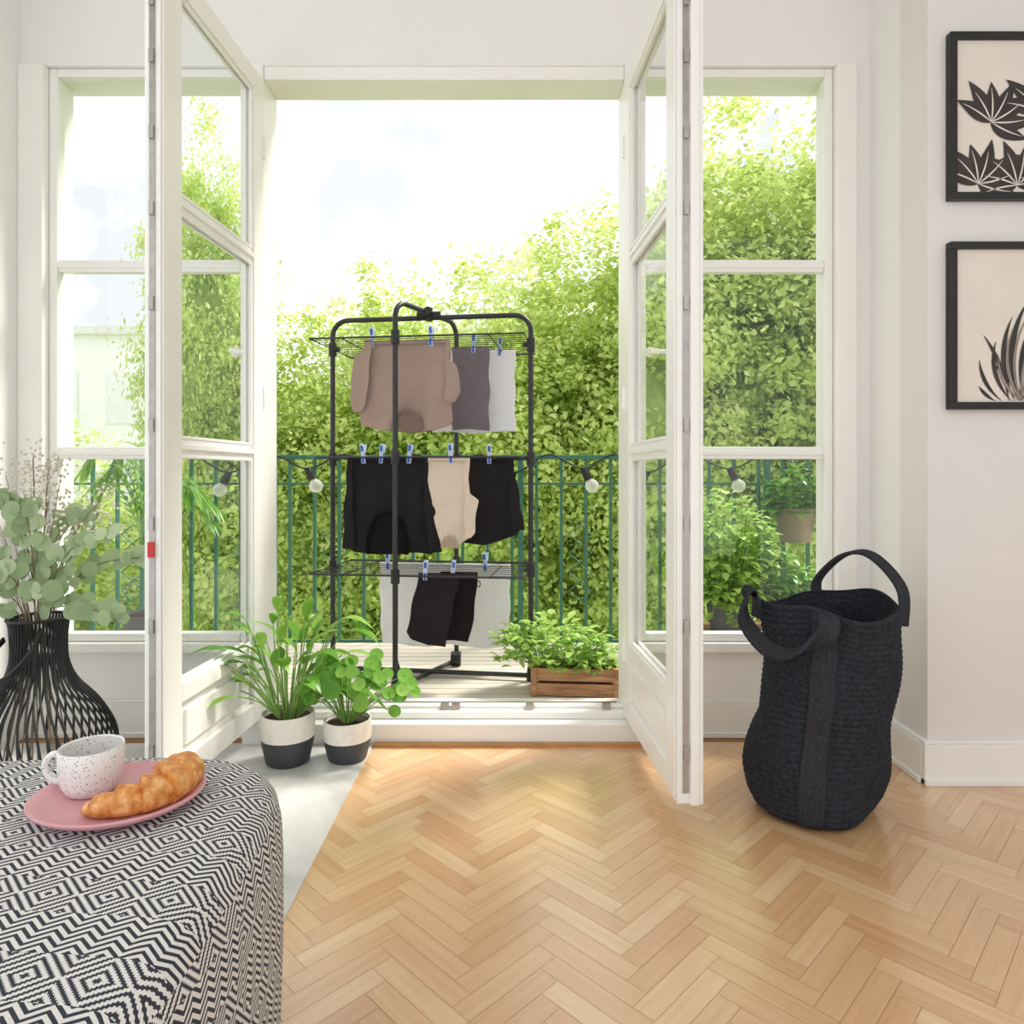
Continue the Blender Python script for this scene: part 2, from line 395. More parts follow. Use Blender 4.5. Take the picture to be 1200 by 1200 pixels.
cab=MB(); bx=[-1.9,-1.47,-1.06,-.68,-.34,0.01,.37,.70,1.13,1.55]
pts=[]
for i,x in enumerate(bx):
    pts.append((x,3.54,.985-.02*(i%2)))
    if i<len(bx)-1: pts.append(((x+bx[i+1])/2,3.56,1.06))
pp=cr(pts,6); cab.tube(pp,.005,6); cab.obj('cable',PLASTB,sl,True)
def bulbmat():
    m,n,l,b=nt('clear_bulb_glass'); n.remove(b)
    t=n.new('ShaderNodeBsdfTransparent'); t.inputs[0].default_value=(.97,.97,.95,1)
    g=n.new('ShaderNodeBsdfDiffuse'); g.inputs[0].default_value=(.95,.95,.92,1)
    f=n.new('ShaderNodeLayerWeight'); f.inputs[0].default_value=.5
    q=n.new('ShaderNodeMath'); q.operation='MULTIPLY_ADD'; q.inputs[1].default_value=.6; q.inputs[2].default_value=.35; l.new(f.outputs['Facing'],q.inputs[0])
    mx=n.new('ShaderNodeMixShader'); l.new(q.outputs[0],mx.inputs[0]); l.new(t.outputs[0],mx.inputs[1]); l.new(g.outputs[0],mx.inputs[2])
    l.new(mx.outputs[0],n['Material Output'].inputs[0]); return m
BULB=bulbmat(); FIL=pm('filament',srgb(220,190,130),.4)
for i,x in enumerate(bx):
    z=.985-.02*(i%2); t=.5*((-1)**i)
    def R(a,zz): return (x+a+t*(z-zz),3.54,zz)
    MB().tube([R(0,z+.005),R(0,z-.055)],[.017,.022],12).obj('socket',PLASTB,sl,True)
    MB().tube([R(0,z-.055),R(0,z-.065),R(0,z-.075),R(0,z-.09),R(0,z-.105),R(0,z-.116),R(0,z-.122)],[.012,.022,.031,.036,.031,.018,.004],16).obj('bulb',BULB,sl,True)
    MB().tube([R(-.008,z-.056),R(-.008,z-.09),R(.008,z-.09),R(.008,z-.056)],.0015,5).obj('filament',FIL,sl,True)
# ------------------------------------------------------------ TREES / OUTSIDE
LF=leafmat('tree_leaves',[(0,srgb(148,176,84)),(.3,srgb(184,206,110)),(.55,srgb(210,226,136)),(.8,srgb(234,240,168)),(1,srgb(248,250,204))],.55,nscale=1.1,wn=.75,wr=.35)
LFB=leafmat('tree_leaves_hazy',[(0,srgb(190,206,138)),(.4,srgb(216,228,166)),(1,srgb(242,246,212))],.5,nscale=1.1,wn=.8,wr=.3)  # distance haze painted into the paler leaf colours of the far row
CORE=leafmat('tree_core',[(0,srgb(150,176,92)),(1,srgb(196,212,128))],.3,.9)
BARK=pm('bark',srgb(138,124,104),.9,var=.2,scale=10,bump=.6,bscale=20)
def foliage_mesh(rx,rz,ncl,per,ls,seed):
    rs=np.random.RandomState(seed)
    d=rs.normal(size=(ncl,3)); d/=np.linalg.norm(d,axis=1)[:,None]
    rad=rs.uniform(.62,1.1,ncl)[:,None]; c=d*rad*np.array([rx,rx*.85,rz])
    c*= (1+.10*np.sin(4*d[:,2:3]*3+seed)+.08*np.sin(7*d[:,0:1]+seed))
    sc=rs.uniform(.6,1.6,ncl)
    nrm=rs.normal(size=(ncl*per,3)); 
    P=np.repeat(c,per,axis=0)+nrm*np.array([.17,.17,.12])*np.repeat(sc,per)[:,None]
    N=len(P); a=rs.normal(size=(N,3)); a/=np.linalg.norm(a,axis=1)[:,None]
    # leaves mostly face upward and outward so that crowns catch the light
    nn=rs.normal(size=(N,3))*.8+np.array([0,0,1.0])+P/np.array([rx,rx,rz])*.8
    b=np.cross(a,nn); b/=np.linalg.norm(b,axis=1)[:,None]; a=np.cross(nn,b); a/=np.linalg.norm(a,axis=1)[:,None]
    L=rs.uniform(.55,1.3,N)[:,None]*ls
    V=np.stack([P-a*L,P+b*L*.65,P+a*L,P-b*L*.65],axis=1).reshape(-1,3)
    F=np.arange(N*4).reshape(-1,4)
    me=bpy.data.meshes.new('foliage'); me.from_pydata(V.tolist(),[],F.tolist()); me.update(); me.materials.append(LF); return me
def core_mesh(rx,rz,seed):
    bm=bmesh.new(); bmesh.ops.create_icosphere(bm,subdivisions=5,radius=1)
    rs=np.random.RandomState(seed); k=rs.uniform(0,6,6)
    for v in bm.verts:
        n=v.co.normalized(); f=.52+.08*math.sin(5*n.x+k[0])*math.sin(6*n.z+k[1])+.07*math.sin(11*n.y+k[2])*math.sin(17*n.z+k[3])+random.uniform(-.03,.03)
        v.co=Vector((n.x*rx*f,n.y*rx*.8*f,n.z*rz*f))
    me=bpy.data.meshes.new('crown'); bm.to_mesh(me); bm.free(); me.materials.append(CORE); me.shade_smooth(); return me
variants=[(foliage_mesh(1.5,3.0,300,140,.050,s),core_mesh(1.5,3.0,s)) for s in (1,2,3)]
tr=MB().tube([(0,0,-7.2),(.05,0,-4),(-.05,.05,-1),(0,0,1.6)],[.2,.16,.10,.03],10)
for k in range(6):
    a=k*2.4; z=-2.2+k*.45; tr.tube([(0,0,z),(.4*math.cos(a),.35*math.sin(a),z+.5),(.75*math.cos(a),.6*math.sin(a),z+.9)],[.05,.03,.01],6)
trunk_me=None
tpos=[(-3.9,8.8,2.1,.5,1.0,0),(-3.0,9.3,-.35,.85,1.0,0),(-1.75,9.8,.35,.9,1.0,0),(-.4,9.0,.25,.95,1.0,0),(.85,9.9,.95,.95,1.05,0),(1.85,8.8,.9,.9,1.05,0),(3.0,9.6,2.2,1.0,1.15,0),(4.4,8.9,1.9,1.05,1.15,0),(5.8,9.9,2.3,1.1,1.15,0),
      (-6.1,9.5,-1.9,1.0,1.0,0),(-7.9,10.4,-1.6,1.0,1.0,0),(-2.6,13.2,.3,1.2,1.15,1),(.3,13.4,1.2,1.2,1.2,1),(3.6,13.4,2.3,1.35,1.3,1),(-5.2,13.2,-.9,1.1,1.0,1)]
for i,(x,y,z,s,sz,far) in enumerate(tpos):
    e=thing('tree','leafy yellow-green deciduous tree beyond the balcony railing','tree',(x,y,-7),rot=(0,0,i*1.3),group='trees beyond the balcony')
    fm,cm=variants[i%3]
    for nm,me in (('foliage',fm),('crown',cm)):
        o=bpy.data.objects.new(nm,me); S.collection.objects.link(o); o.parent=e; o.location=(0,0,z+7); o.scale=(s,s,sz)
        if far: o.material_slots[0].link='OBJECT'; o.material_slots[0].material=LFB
    if trunk_me is None:
        t=tr.obj('trunk',BARK,e); trunk_me=t.data
    else:
        t=bpy.data.objects.new('trunk',trunk_me); S.collection.objects.link(t); t.parent=e
    # trunk foot stays on the lawn, its tip stays inside the crown
    k=(z+8.2)/8.8; t.scale=(s,s,k); t.location=(0,0,7.2*k-.05)
g=MB().box(-40,40,3.8,60,-7.2,-7.0).obj('ground',pm('lawn',srgb(170,192,112),.95,var=.15,scale=1),smooth=False); struct(g,'green lawn far below the balcony','ground')
bd=thing('apartment_building','pale apartment building with rows of windows behind trees','building',(-9.5,18,-7))
FAC=pm('pale_facade',srgb(250,249,247),.9,var=.01); DG=pm('building_glass',srgb(240,241,240),.5,var=.02)
MB().box(-12.2,-7.2,17,21,-7,4.4).obj('facade',FAC,bd,True,smooth=False)
MB().box(-12.4,-7.0,16.8,21.2,4.4,4.6).obj('roof',pm('roof_zinc',srgb(232,230,227),.7),bd,True,smooth=False)
for r in range(5):
    for c in range(3):
        x=-11.6+c*1.5; z=-6.6+r*2.2
        m=MB().box(x,x+.8,16.96,17.0,z,z+1.3); m.obj('window_unit',DG,bd,True,smooth=False)
# ------------------------------------------------------------ DRYING RACK
C=Vector((-.36,2.96,0)); u=Vector((.992,-.125,0)); v=Vector((.125,.992,0)); RZ=math.atan2(-.125,.992)
rk=thing('drying_rack','dark grey metal tower clothes drying rack with three tiers','clothes airer',(-.36,2.96,.08))
F_=(-.468,2.735); B_=(-.257,3.16); L_=(-.793,3.02); R_=(.08,2.90); rt=.011
def uframe(a,b,zt,name):
    a=Vector((*a,0)); b=Vector((*b,0)); d=(b-a).normalized(); r=.07
    pts=[a+Vector((0,0,.085)),a+Vector((0,0,zt-r)),]
    for k in range(1,6):
        t=k/6*pi/2; pts.append(a+d*r*(1-math.cos(t))+Vector((0,0,zt-r+r*math.sin(t))))
    pts.append(a+d*r+Vector((0,0,zt))); pts.append(b-d*r+Vector((0,0,zt)))
    for k in range(1,6):
        t=k/6*pi/2; pts.append(b-d*r*(1-math.sin(t))+Vector((0,0,zt-r+r*math.cos(t))))
    pts.append(b+Vector((0,0,zt-r))); pts.append(b+Vector((0,0,.085)))
    return MB().tube(pts,rt,12).obj(name,RACKM,rk,True)
uframe(L_,R_,1.635,'frame'); uframe(F_,B_,1.655,'frame')
cx,cy=-.36,2.96
h=MB().tube([(cx-.05,cy,1.645),(cx+.05,cy-.005,1.645)],.018,12).tube([(cx,cy-.05,1.655),(cx,cy+.05,1.655)],.018,12).tube([(cx,cy,1.622),(cx,cy,1.678)],.016,12)
h.obj('top_joint',PLASTB,rk,True)
for p in (F_,B_,L_,R_):
    MB().tube([(p[0],p[1],.0805),(p[0],p[1],.10),(p[0],p[1],.135)],[.018,.019,.015],12).obj('foot',PLASTB,rk,True)
MB().tube([(F_[0],F_[1],.098),(B_[0],B_[1],.098)],.010,10).obj('base_bar',RACKM,rk,True)
MB().tube([(L_[0],L_[1],.103),(R_[0],R_[1],.103)],.010,10).obj('base_bar',RACKM,rk,True)
MB().tube([(F_[0],F_[1]+.01,.22),(F_[0]+.02,F_[1]+.06,.11)],.006,8).obj('brace',RACKM,rk,True)
MB().tube([(B_[0]-.022,B_[1]-.03,.113),(B_[0]+.022,B_[1]-.03,.113)],.032,20).obj('wheel',PLASTB,rk,True)
def shelf(z,hl=.44,hw=.235):
    m=MB(); W=lambda a,b,zz=z:(C+u*a+v*b+Vector((0,0,zz)))
    m.tube([W(-hl,-hw),W(hl,-hw),W(hl,hw),W(-hl,hw)],.004,8,closed=True)
    for k in range(1,11):
        b=-hw+2*hw*k/11; m.tube([W(-hl,b),W(hl,b)],.0015,6)
    for a in (-.3,.3): m.tube([W(a,-hw,z-.003),W(a,hw,z-.003)],.0025,6)
    m.obj('shelf',RACKM,rk,True)
    for p in (F_,B_,L_,R_):
        MB().tube([(p[0],p[1],z-.03),(p[0],p[1],z+.025)],.018,12).tube([(p[0],p[1],z),((p[0]*.93+C.x*.07),(p[1]*.93+C.y*.07),z)],.010,8).obj('bracket',PLASTB,rk,True)
ZS=(1.51,1.026,.55)
shelf(ZS[0]); shelf(ZS[1],.415,.225); shelf(ZS[2])
def cloth(rows,mat,parent,name='cloth',wave=.012,fold=9,y=0,thick=.003,ph=0,nu=64,nv=56,label=None):
    zs=[r[0] for r in rows]; xl=[r[1] for r in rows]; xr=[r[2] for r in rows]; zm=zs[-1]
    def fn(a,b):
        z=b*zm; L=np.interp(z,zs,xl); R=np.interp(z,zs,xr); x=L+(R-L)*a
        w=wave*(b**.6)*math.sin(fold*2*pi*x+ph+2.2*b)+wave*.6*math.sin(47*x+6*b+ph)*b+wave*.35*math.sin(34*z-29*x+ph)+wave*.2*math.sin(60*z+12*x)*b
        return (x+.003*math.sin(40*z+ph),y+w,-z+.005*math.sin(24*x+ph)*b)
    return MB().grid(fn,nu,nv).obj(name,mat,parent,solid=thick,label=label)
def hangpt(a,b,z): return C+u*a+v*b+Vector((0,0,z))
def fab(n,c,b=.35,bs=180,var=.03): return pm(n,srgb(*c),.95,var=var,scale=120,bump=b,bscale=bs,spec=.15)
MAUVE=fab('mauve_knit',(170,148,139),.5); MAUVED=fab('mauve_rib',(132,111,103)); MAUVEI=fab('mauve_inside_shade',(132,112,104))
GREYT=fab('grey_terry',(136,127,136),.8,260,.06); WHT=fab('white_terry',(250,250,252),.6,260,.01)
BLK=fab('black_cotton',(40,38,41)); BLK2=fab('black_rib',(16,15,17)); BLKI=fab('black_inside_shade',(26,24,26)); BEI=fab('beige_cotton',(222,206,190)); BEI2=fab('beige_rib',(180,160,142)); CHAR=fab('charcoal_terry',(52,46,49),1.0,300,.12); CHAR2=fab('charcoal_terry_dark',(42,37,40),1.0,300,.12)
def shirt(label,loc,body,sl,collar,mat,rib,ph=0,wave=.010,inner=None):
    e=thing('t_shirt',label,'shirt',loc,RZ)
    cloth(body,mat,e,'body',wave=wave,ph=ph,fold=5)
    for s in sl: cloth(s,mat,e,'sleeve',wave=.006,y=-.02,ph=ph+1,nu=24)
    if collar:
        cx,zb,w,hh=collar
        pts=[(cx-w,0,-zb),(cx-w*.95,0,-zb+hh*.45),(cx-w*.55,0,-zb+hh*.9),(cx,0,-zb+hh),(cx+w*.55,0,-zb+hh*.9),(cx+w*.95,0,-zb+hh*.45),(cx+w,0,-zb)]
        q=[p+Vector((0,-.026,0)) for p in cr(pts,6)]; ctr=Vector((cx,-.026,-zb)); 
        wd=[(p-ctr)+Vector((0,0,.0001)) for p in q]
        m=MB(); m.ribbon(q,wd,.012,.004); m.obj('collar',rib,e)
        b=MB(); b.v=[tuple(p+Vector((0,.004,0))) for p in q]; b.f=[tuple(range(len(q)))]; b.obj('neck_opening',inner or rib,e,smooth=False,solid=.002)  # opaque darker sheet; shade inside the neckline is put into its colour
    hm=MB(); z=.02; hm.ribbon([(body[0][1]+(body[0][2]-body[0][1])*t/8,-.010,-z) for t in range(9)],(0,0,1),.002,.003); hm.obj('hem_stitch',rib,e)
    return e
shirt('mauve knit t-shirt hanging upside down on top tier',hangpt(-.23,-.13,1.515),
 [(0,0,.35),(.06,-.012,.355),(.18,-.03,.362),(.30,-.035,.36),(.345,-.035,.358),(.365,.01,.335),(.38,.05,.29)],
 [[(0.03,-.012,.02),(.07,-.045,.02),(.16,-.068,.01),(.27,-.062,.0),(.30,-.055,-.02)],[(.085,.335,.352),(.11,.335,.385),(.22,.335,.40),(.26,.335,.38)]],
 (.175,.382,.060,.085),MAUVE,MAUVED,inner=MAUVEI,wave=.012)
e=thing('towel','grey terry towel pegged on the top tier','towel',hangpt(.09,.05,1.515),RZ)
cloth([(0,0,.165),(.2,0.003,.168),(.365,.0,.165)],GREYT,e,'towel_cloth',wave=.004,fold=4,thick=.006)
MB().ribbon([(t*.0165,-.010,-.335) for t in range(11)],(0,0,1),.012,.004).obj('border',GREYT,e)
e=thing('towel','white terry towel pegged on the top tier','towel',hangpt(-.02,.14,1.515),RZ)
cloth([(0,0,.38),(.2,0.003,.378),(.37,.0,.38)],WHT,e,'towel_cloth',wave=.004,fold=4,thick=.006)
shirt('black cotton t-shirt hanging upside down on middle tier',hangpt(-.31,-.12,1.03),
 [(0,0,.335),(.10,-.01,.345),(.25,-.015,.37),(.38,-.02,.385),(.405,.02,.35)],
 [[(.05,.32,.34),(.2,.325,.385),(.39,.35,.40)],[(.05,-.005,.02),(.2,-.018,.02),(.39,-.025,.03)]],
 (.17,.405,.085,.17),BLK,BLK2,1.2,inner=BLKI)
shirt('beige cotton t-shirt hanging upside down on middle tier',hangpt(.03,-.15,1.03),
 [(0,0,.175),(.1,.005,.175),(.2,.02,.18),(.33,.045,.17),(.365,.06,.12)],
 [[(.15,.16,.18),(.18,.16,.215),(.31,.16,.2),(.33,.15,.18)]],
 (.10,.372,.03,.045),BEI,BEI2,.4)
shirt('black cotton shirt hanging from the middle tier',hangpt(.17,-.03,1.03),
 [(0,0,.20),(.1,-.01,.215),(.28,-.015,.245),(.33,-.02,.22),(.37,-.02,.08)],
 [[(.05,.18,.2),(.2,.19,.235),(.31,.20,.25)]],None,BLK,BLK2,2)
e=thing('towel','white terry towel pegged on the bottom tier','towel',hangpt(-.26,.12,.555),RZ)
cloth([(0,0,.60),(.2,0.003,.598),(.37,.01,.59)],WHT,e,'towel_cloth',wave=.006,fold=2.5,thick=.006)
for lb,a0,rows,bb,mt in (('charcoal terry washcloth pegged on the bottom tier',.0,[(0,0,.17),(.06,-.012,.16),(.24,-.052,.125),(.27,-.03,.12),(.30,.04,.115)],-.17,CHAR),('charcoal terry washcloth with hanging loop on the bottom tier',.08,[(0,0,.155),(.1,-.0,.15),(.25,-.01,.13),(.288,.0,.12)],-.125,CHAR2)):
    e=thing('washcloth',lb,'washcloth',hangpt(a0,bb,.555),RZ,group='washcloths on the bottom tier')
    cloth(rows,mt,e,'washcloth_cloth',wave=.005,fold=4,nu=22,thick=.005)
    if a0>.05: MB().tube(cr([(.145,-.006,-.03),(.168,-.008,-.04),(.163,-.008,-.06),(.143,-.006,-.05)],4),.002,6).obj('hanging_loop',CHAR,e)
PB=pm('peg_blue',srgb(48,96,205),.35,var=.05); PW=pm('peg_pale',srgb(200,216,242),.35,var=.03)
pg=thing('clothespin','blue and pale grey plastic clothespin gripping laundry','clothespin',(0,0,0),group='clothespins on the rack')
def lever(s):
    return MB().ribbon([(0,s*.004,-.038),(0,s*.006,-.015),(0,s*.005,0),(0,s*.011,.022),(0,s*.017,.042)],(1,0,0),.017,.004)
lever(-1).obj('lever',PW,pg,bevel=.0015); lever(1).obj('lever',PW,pg,bevel=.0015)
MB().ribbon([(0,-.0135,.014),(0,-.0165,.028),(0,-.0190,.037)],(1,0,0),.009,.003).obj('grip',PB,pg)
MB().ribbon([(0,-.0085,-.036),(0,-.0095,-.022),(0,-.009,-.008)],(1,0,0),.009,.003).obj('jaw',PB,pg)
MB().tube([(-.009,0,.003),(.009,0,.003)],.007,10).obj('spring',METAL,pg)
pl=[(-.21,-.13,0),(.045,-.13,0),(.19,.05,0),(.29,.14,0),(-.25,-.12,1),(-.17,-.12,1),(-.05,-.12,1),(.13,-.15,1),(.27,-.03,1),(-.22,.12,2),(.03,-.17,2),(.14,-.15,2),(.23,.12,2)]
for i,(a,b,k) in enumerate(pl):
    loc=hangpt(a,b-.006,ZS[k]+.014)
    ro=(random.uniform(-.06,.06),random.uniform(-.12,.12),RZ+random.uniform(-.2,.2))
    if i==0: pg.location=loc; pg.rotation_euler=ro
    else: dup(pg,loc,ro)
# ------------------------------------------------------------ PLANTS
POTW=pm('white_ceramic',srgb(240,236,228),.4,var=.03,scale=40); POTD=pm('dark_grey_ceramic',srgb(62,64,72),.55,var=.06)
LG=leafmat('plant_green',[(0,srgb(66,118,42)),(.5,srgb(116,168,64)),(1,srgb(176,212,106))],.3,.3)
LG2=leafmat('pilea_green',[(0,srgb(74,130,48)),(.5,srgb(120,176,70)),(1,srgb(172,212,106))],.3,.3)
LH=leafmat('herb_green',[(0,srgb(132,174,78)),(.5,srgb(174,208,108)),(1,srgb(214,232,148))],.4,.5)
STEM=pm('stem_green',srgb(130,168,84),.6)
def pot2(e,r,h):
    MB().lathe([(0,0),(r*.72,0),(r*.8,.006),(r*.93,h*.35),(r*.985,h*.52)],40).obj('pot_base',POTD,e)
    MB().lathe([(r*.985,h*.52),(r*1.0,h*.75),(r*.98,h),(r*.93,h),(r*.93,h*.88),(0,h*.88)],40).obj('pot_rim',POTW,e)
    MB().lathe([(r*.90,h*.885),(r*.5,h*.91),(0,h*.92)],20).obj('soil',SOIL,e)
e=thing('potted_peace_lily','peace lily in a white and dark grey ceramic pot','plant',(-.745,2.27,.004))
pot2(e,.088,.165)
m=MB(); ms=MB()
for i in range(66):
    a=random.uniform(0,2*pi); el=random.uniform(.25,1.5); hl=random.uniform(.12,.31)
    base=Vector((.03*math.cos(a),.03*math.sin(a),.145)); d=Vector((math.cos(a)*math.cos(el)*.85,math.sin(a)*math.cos(el)*.5,math.sin(el)))
    tip=base+d*hl*(.75+.35*math.sin(el))+Vector((0,0,.03))
    ms.tube(cr([base,base*.5+tip*.5+Vector((0,0,.02)),tip],3),.0022,5)
    d2=Vector((d.x*1.4+random.uniform(-.4,.45),d.y*.8-.15,d.z*.5+random.uniform(-.15,.4)))
    m.leaf(tip,d2,random.uniform(.11,.165),random.uniform(.034,.050),random.uniform(.3,.8),8,fold=.16)
m.obj('leaves',LG,e); ms.obj('stems',STEM,e)
e=thing('potted_pilea','round-leaved pilea in a white and dark grey pot','plant',(-.553,2.295,.004))
pot2(e,.080,.135)
m=MB(); ms=MB()
for i in range(58):
    a=random.uniform(0,2*pi); el=random.uniform(-.1,1.4); L=random.uniform(.09,.22)
    if math.sin(a)>0 and el<.3: el+=.5
    if math.sin(a)<-.3 and el<.35: el+=.45
    base=Vector((.02*math.cos(a),.02*math.sin(a),.125)); d=Vector((math.cos(a)*math.cos(el)*1.0,math.sin(a)*math.cos(el)*.5,math.sin(el)))
    tip=base+d*L+Vector((.012,0,.03)); ms.tube(cr([base,base*.5+tip*.5+Vector((0,0,.03)),tip],3),.0018,5)
    nr=Vector((d.x*.5+random.uniform(-.2,.2),-.7+d.y*.3,.6)).normalized(); r=random.uniform(.017,.033); b=len(m.v)
    uu=nr.orthogonal().normalized(); ww=nr.cross(uu); m.v.append(tuple(tip-nr*r*.15))
    for k in range(16): m.v.append(tuple(tip+uu*r*math.cos(2*pi*k/16)+ww*r*math.sin(2*pi*k/16)+nr*r*.08))
    for k in range(16): m.f.append((b,b+1+k,b+1+(k+1)%16))
m.obj('leaves',LG2,e); ms.obj('stems',STEM,e)
def bushy(m,ms,c,rx,ry,rz,n,L,W,up=.3):
    for i in range(n):
        a=random.uniform(0,2*pi); q=random.random()**.5; h=random.random()
        p=Vector((c[0]+rx*q*math.cos(a),c[1]+ry*q*math.sin(a),c[2]+rz*h*(1.1-.5*q)))
        d=Vector((math.cos(a)+random.uniform(-.5,.5),math.sin(a)+random.uniform(-.5,.5),up+random.uniform(-.5,.6)))
        m.leaf(p,d,L*random.uniform(.6,1.2),W*random.uniform(.7,1.2),random.uniform(.1,.5),4)
        if i%5==0: ms.tube([(c[0]+(p.x-c[0])*.3,c[1]+(p.y-c[1])*.3,c[2]-.02),(c[0]+(p.x-c[0])*.7,c[1]+(p.y-c[1])*.7,(c[2]+p.z)/2+.01),tuple(p)],.0016,4)
e=thing('wooden_crate_planter','rough wooden crate planter filled with green herbs on balcony','planter',(.255,2.765,.0805),-.08)
cb=MB(); X=.175; Y=.085; H=.115
for z in (.004,.063): 
    cb.box(-X,X,-Y,-Y+.012,z,z+.048); cb.box(-X,X,Y-.012,Y,z,z+.048); cb.box(-X,-X+.012,-Y+.012,Y-.012,z,z+.048); cb.box(X-.012,X,-Y+.012,Y-.012,z,z+.048)
for sx in (-1,1):
    for sy in (-1,1):
        cb.box(sx*(X-.022)-.01,sx*(X-.022)+.01,sy*(Y-.02)-.008,sy*(Y-.02)+.008,0,H-.003)
    cb.box(sx*(X-.012)-.012,sx*(X-.012)+.012,-Y-.006,-Y,.002,H-.002)
cb.box(-X+.012,X-.012,-Y+.012,Y-.012,.004,.012)
cb.obj('crate',WOODC,e,smooth=False,bevel=.0015)
MB().box(-X+.013,X-.013,-Y+.013,Y-.013,.012,.095).obj('soil',SOIL,e,smooth=False)
m=MB(); ms=MB(); bushy(m,ms,(-.10,0,.10),.22,.11,.21,460,.055,.032,.5); bushy(m,ms,(.08,0,.10),.10,.09,.10,120,.05,.028,.5)
m.obj('herb_leaves',LH,e); ms.obj('stems',STEM,e)
POTG=pm('grey_planter',srgb(96,98,100),.7,var=.06); POTB=pm('taupe_planter',srgb(150,134,116),.7,var=.08)
bn=thing('plant_bench','low wooden plant bench on the balcony','bench',(1.22,3.2,.08))
bb=MB(); 
for k in range(4): bb.box(.85,1.66,3.04+k*.085,3.04+k*.085+.07,.205,.23)
bb.obj('seat',WOODC,bn,True,smooth=False,bevel=.002)
for x in (.88,1.60):
    for y in (3.05,3.31): MB().box(x,x+.03,y,y+.03,.0805,.205).obj('leg',WOODC,bn,True,smooth=False)
def potted(label,loc,r,h,mat,rx,rz,n,L,W,lm=LH,trail=0):
    e=thing('potted_plant',label,'plant',loc)
    MB().lathe([(0,0),(r*.72,0),(r*.97,h*.9),(r*1.04,h*.9),(r*1.04,h),(r*.95,h),(r*.93,h*.93),(0,h*.93)],36).obj('pot',mat,e)
    MB().lathe([(r*.92,h*.935),(0,h*.96)],20).obj('soil',SOIL,e)
    m=MB(); ms=MB(); bushy(m,ms,(0,0,h*.8),rx,rx*.8,rz,n,L,W,.2)
    for i in range(trail):
        a=random.uniform(0,2*pi); q=cr([(r*.6*math.cos(a),r*.6*math.sin(a),h),(r*1.2*math.cos(a),r*1.15*math.sin(a),h+.02),(r*1.35*math.cos(a),r*1.25*math.sin(a),h-random.uniform(.04,.12))],5)
        ms.tube(q,.0016,4)
        for p in q[3:]: m.leaf(p,(random.uniform(-1,1),random.uniform(-1,.4),random.uniform(-.4,.3)),L*.8,W*.8,.2,4)
    m.obj('leaves',lm,e); ms.obj('stems',STEM,e); return e
potted('bushy green plant in a grey pot on the balcony bench',(1.0,3.18,.2305),.10,.16,POTG,.21,.54,1200,.05,.04,LH,16)
potted('small leafy plant in a grey pot on the balcony bench',(1.25,3.17,.2305),.09,.15,POTG,.13,.26,420,.05,.035,LG2,14)
potted('leafy plant in a grey pot on the balcony bench',(1.50,3.2,.2305),.09,.15,POTG,.12,.2,260,.05,.035,LH,8)
e=potted('green plant in a taupe pot hooked onto the railing',(1.42,3.42,.62),.10,.17,POTB,.13,.24,340,.06,.045,LG,10)
MB().tube(cr([(0,.095,.16),(0,.11,.30),(0,.13,.42),(0,.17,.445),(0,.205,.42)],5),.005,6).obj('hook',BLACKM,e)
def palm(loc,hgt,seed):
    random.seed(seed)
    e=thing('potted_palm','feathery green palm in a grey pot on the balcony','plant',loc)
    MB().lathe([(0,0),(.09,0),(.115,.20),(.12,.22),(.105,.22),(.10,.205),(0,.205)],36).obj('pot',POTG,e)
    MB().lathe([(.102,.206),(0,.21)],20).obj('soil',SOIL,e)
    m=MB(); ms=MB()
    for i in range(15):
        a=2*pi*i/15+random.uniform(-.2,.2); out=random.uniform(.10,.24); hh=hgt*random.uniform(.6,1.0)
        q=cr([(0,0,.2),(out*.3*math.cos(a),out*.3*math.sin(a)*.6,.2+hh*.6),(out*math.cos(a),out*math.sin(a)*.6,.2+hh*.92),(out*1.6*math.cos(a),out*.8*math.sin(a),.2+hh*.8)],8)
        ms.tube(q,.003,5)
        for j in range(8,len(q)-1):
            t=(q[j+1]-q[j]).normalized(); sd=t.cross(Vector((0,0,1))).normalized()
            for s in (-1,1): m.leaf(q[j],sd*s*.6+t*.7,.10,.016,.35,4)
    m.obj('fronds',LG,e); ms.obj('stems',STEM,e)
palm((-1.72,3.24,.0805),.90,3)
random.seed(11)
# ------------------------------------------------------------ VASE with eucalyptus
e=thing('wire_vase','black bottle-shaped wire vase on the floor','vase',(-1.42,2.05,.004))
prof=[(.165,.0),(.195,.05),(.205,.11),(.197,.17),(.155,.25),(.10,.32),(.075,.38),(.070,.44),(.074,.50),(.080,.52)]
pv=cr([(r,0,z) for r,z in prof],6)
m=MB()
for k in range(50):
    a=2*pi*k/50; m.tube([(p.x*math.cos(a+.07*math.sin(p.z*14)),p.x*math.sin(a+.07*math.sin(p.z*14)),p.z+.004) for p in pv],.0036,5)
m.obj('wires',BLACKM,e)
for r,z in ((.165,.006),(.080,.524)):
    MB().tube([(r*math.cos(2*pi*k/48),r*math.sin(2*pi*k/48),z) for k in range(48)],.005,8,closed=True).obj('ring',BLACKM,e)
MB().lathe([(0,.0),(.163,.0),(.163,.008),(0,.008)],40).obj('base',BLACKM,e)
MB().ribbon(cr([(.055,-.065,.50),(.055,-.125,.44),(.02,-.165,.385),(-.04,-.165,.375),(-.075,-.13,.41),(-.068,-.05,.47)],8),(.3,-.3,1),.020,.006).obj('handle',PLASTB,e)
EU=leafmat('eucalyptus_leaf',[(0,srgb(128,150,108)),(.5,srgb(166,186,142)),(1,srgb(210,220,184))],.3,.6)
DRY=pm('dried_flowers',srgb(218,210,192),.9,var=.1); EST=pm('brown_stem',srgb(130,112,88),.7)
bq=thing('eucalyptus_bouquet','eucalyptus branches with dried gypsophila standing in the vase','bouquet',(-1.42,2.05,.06))
m=MB(); ms=MB(); md=MB()
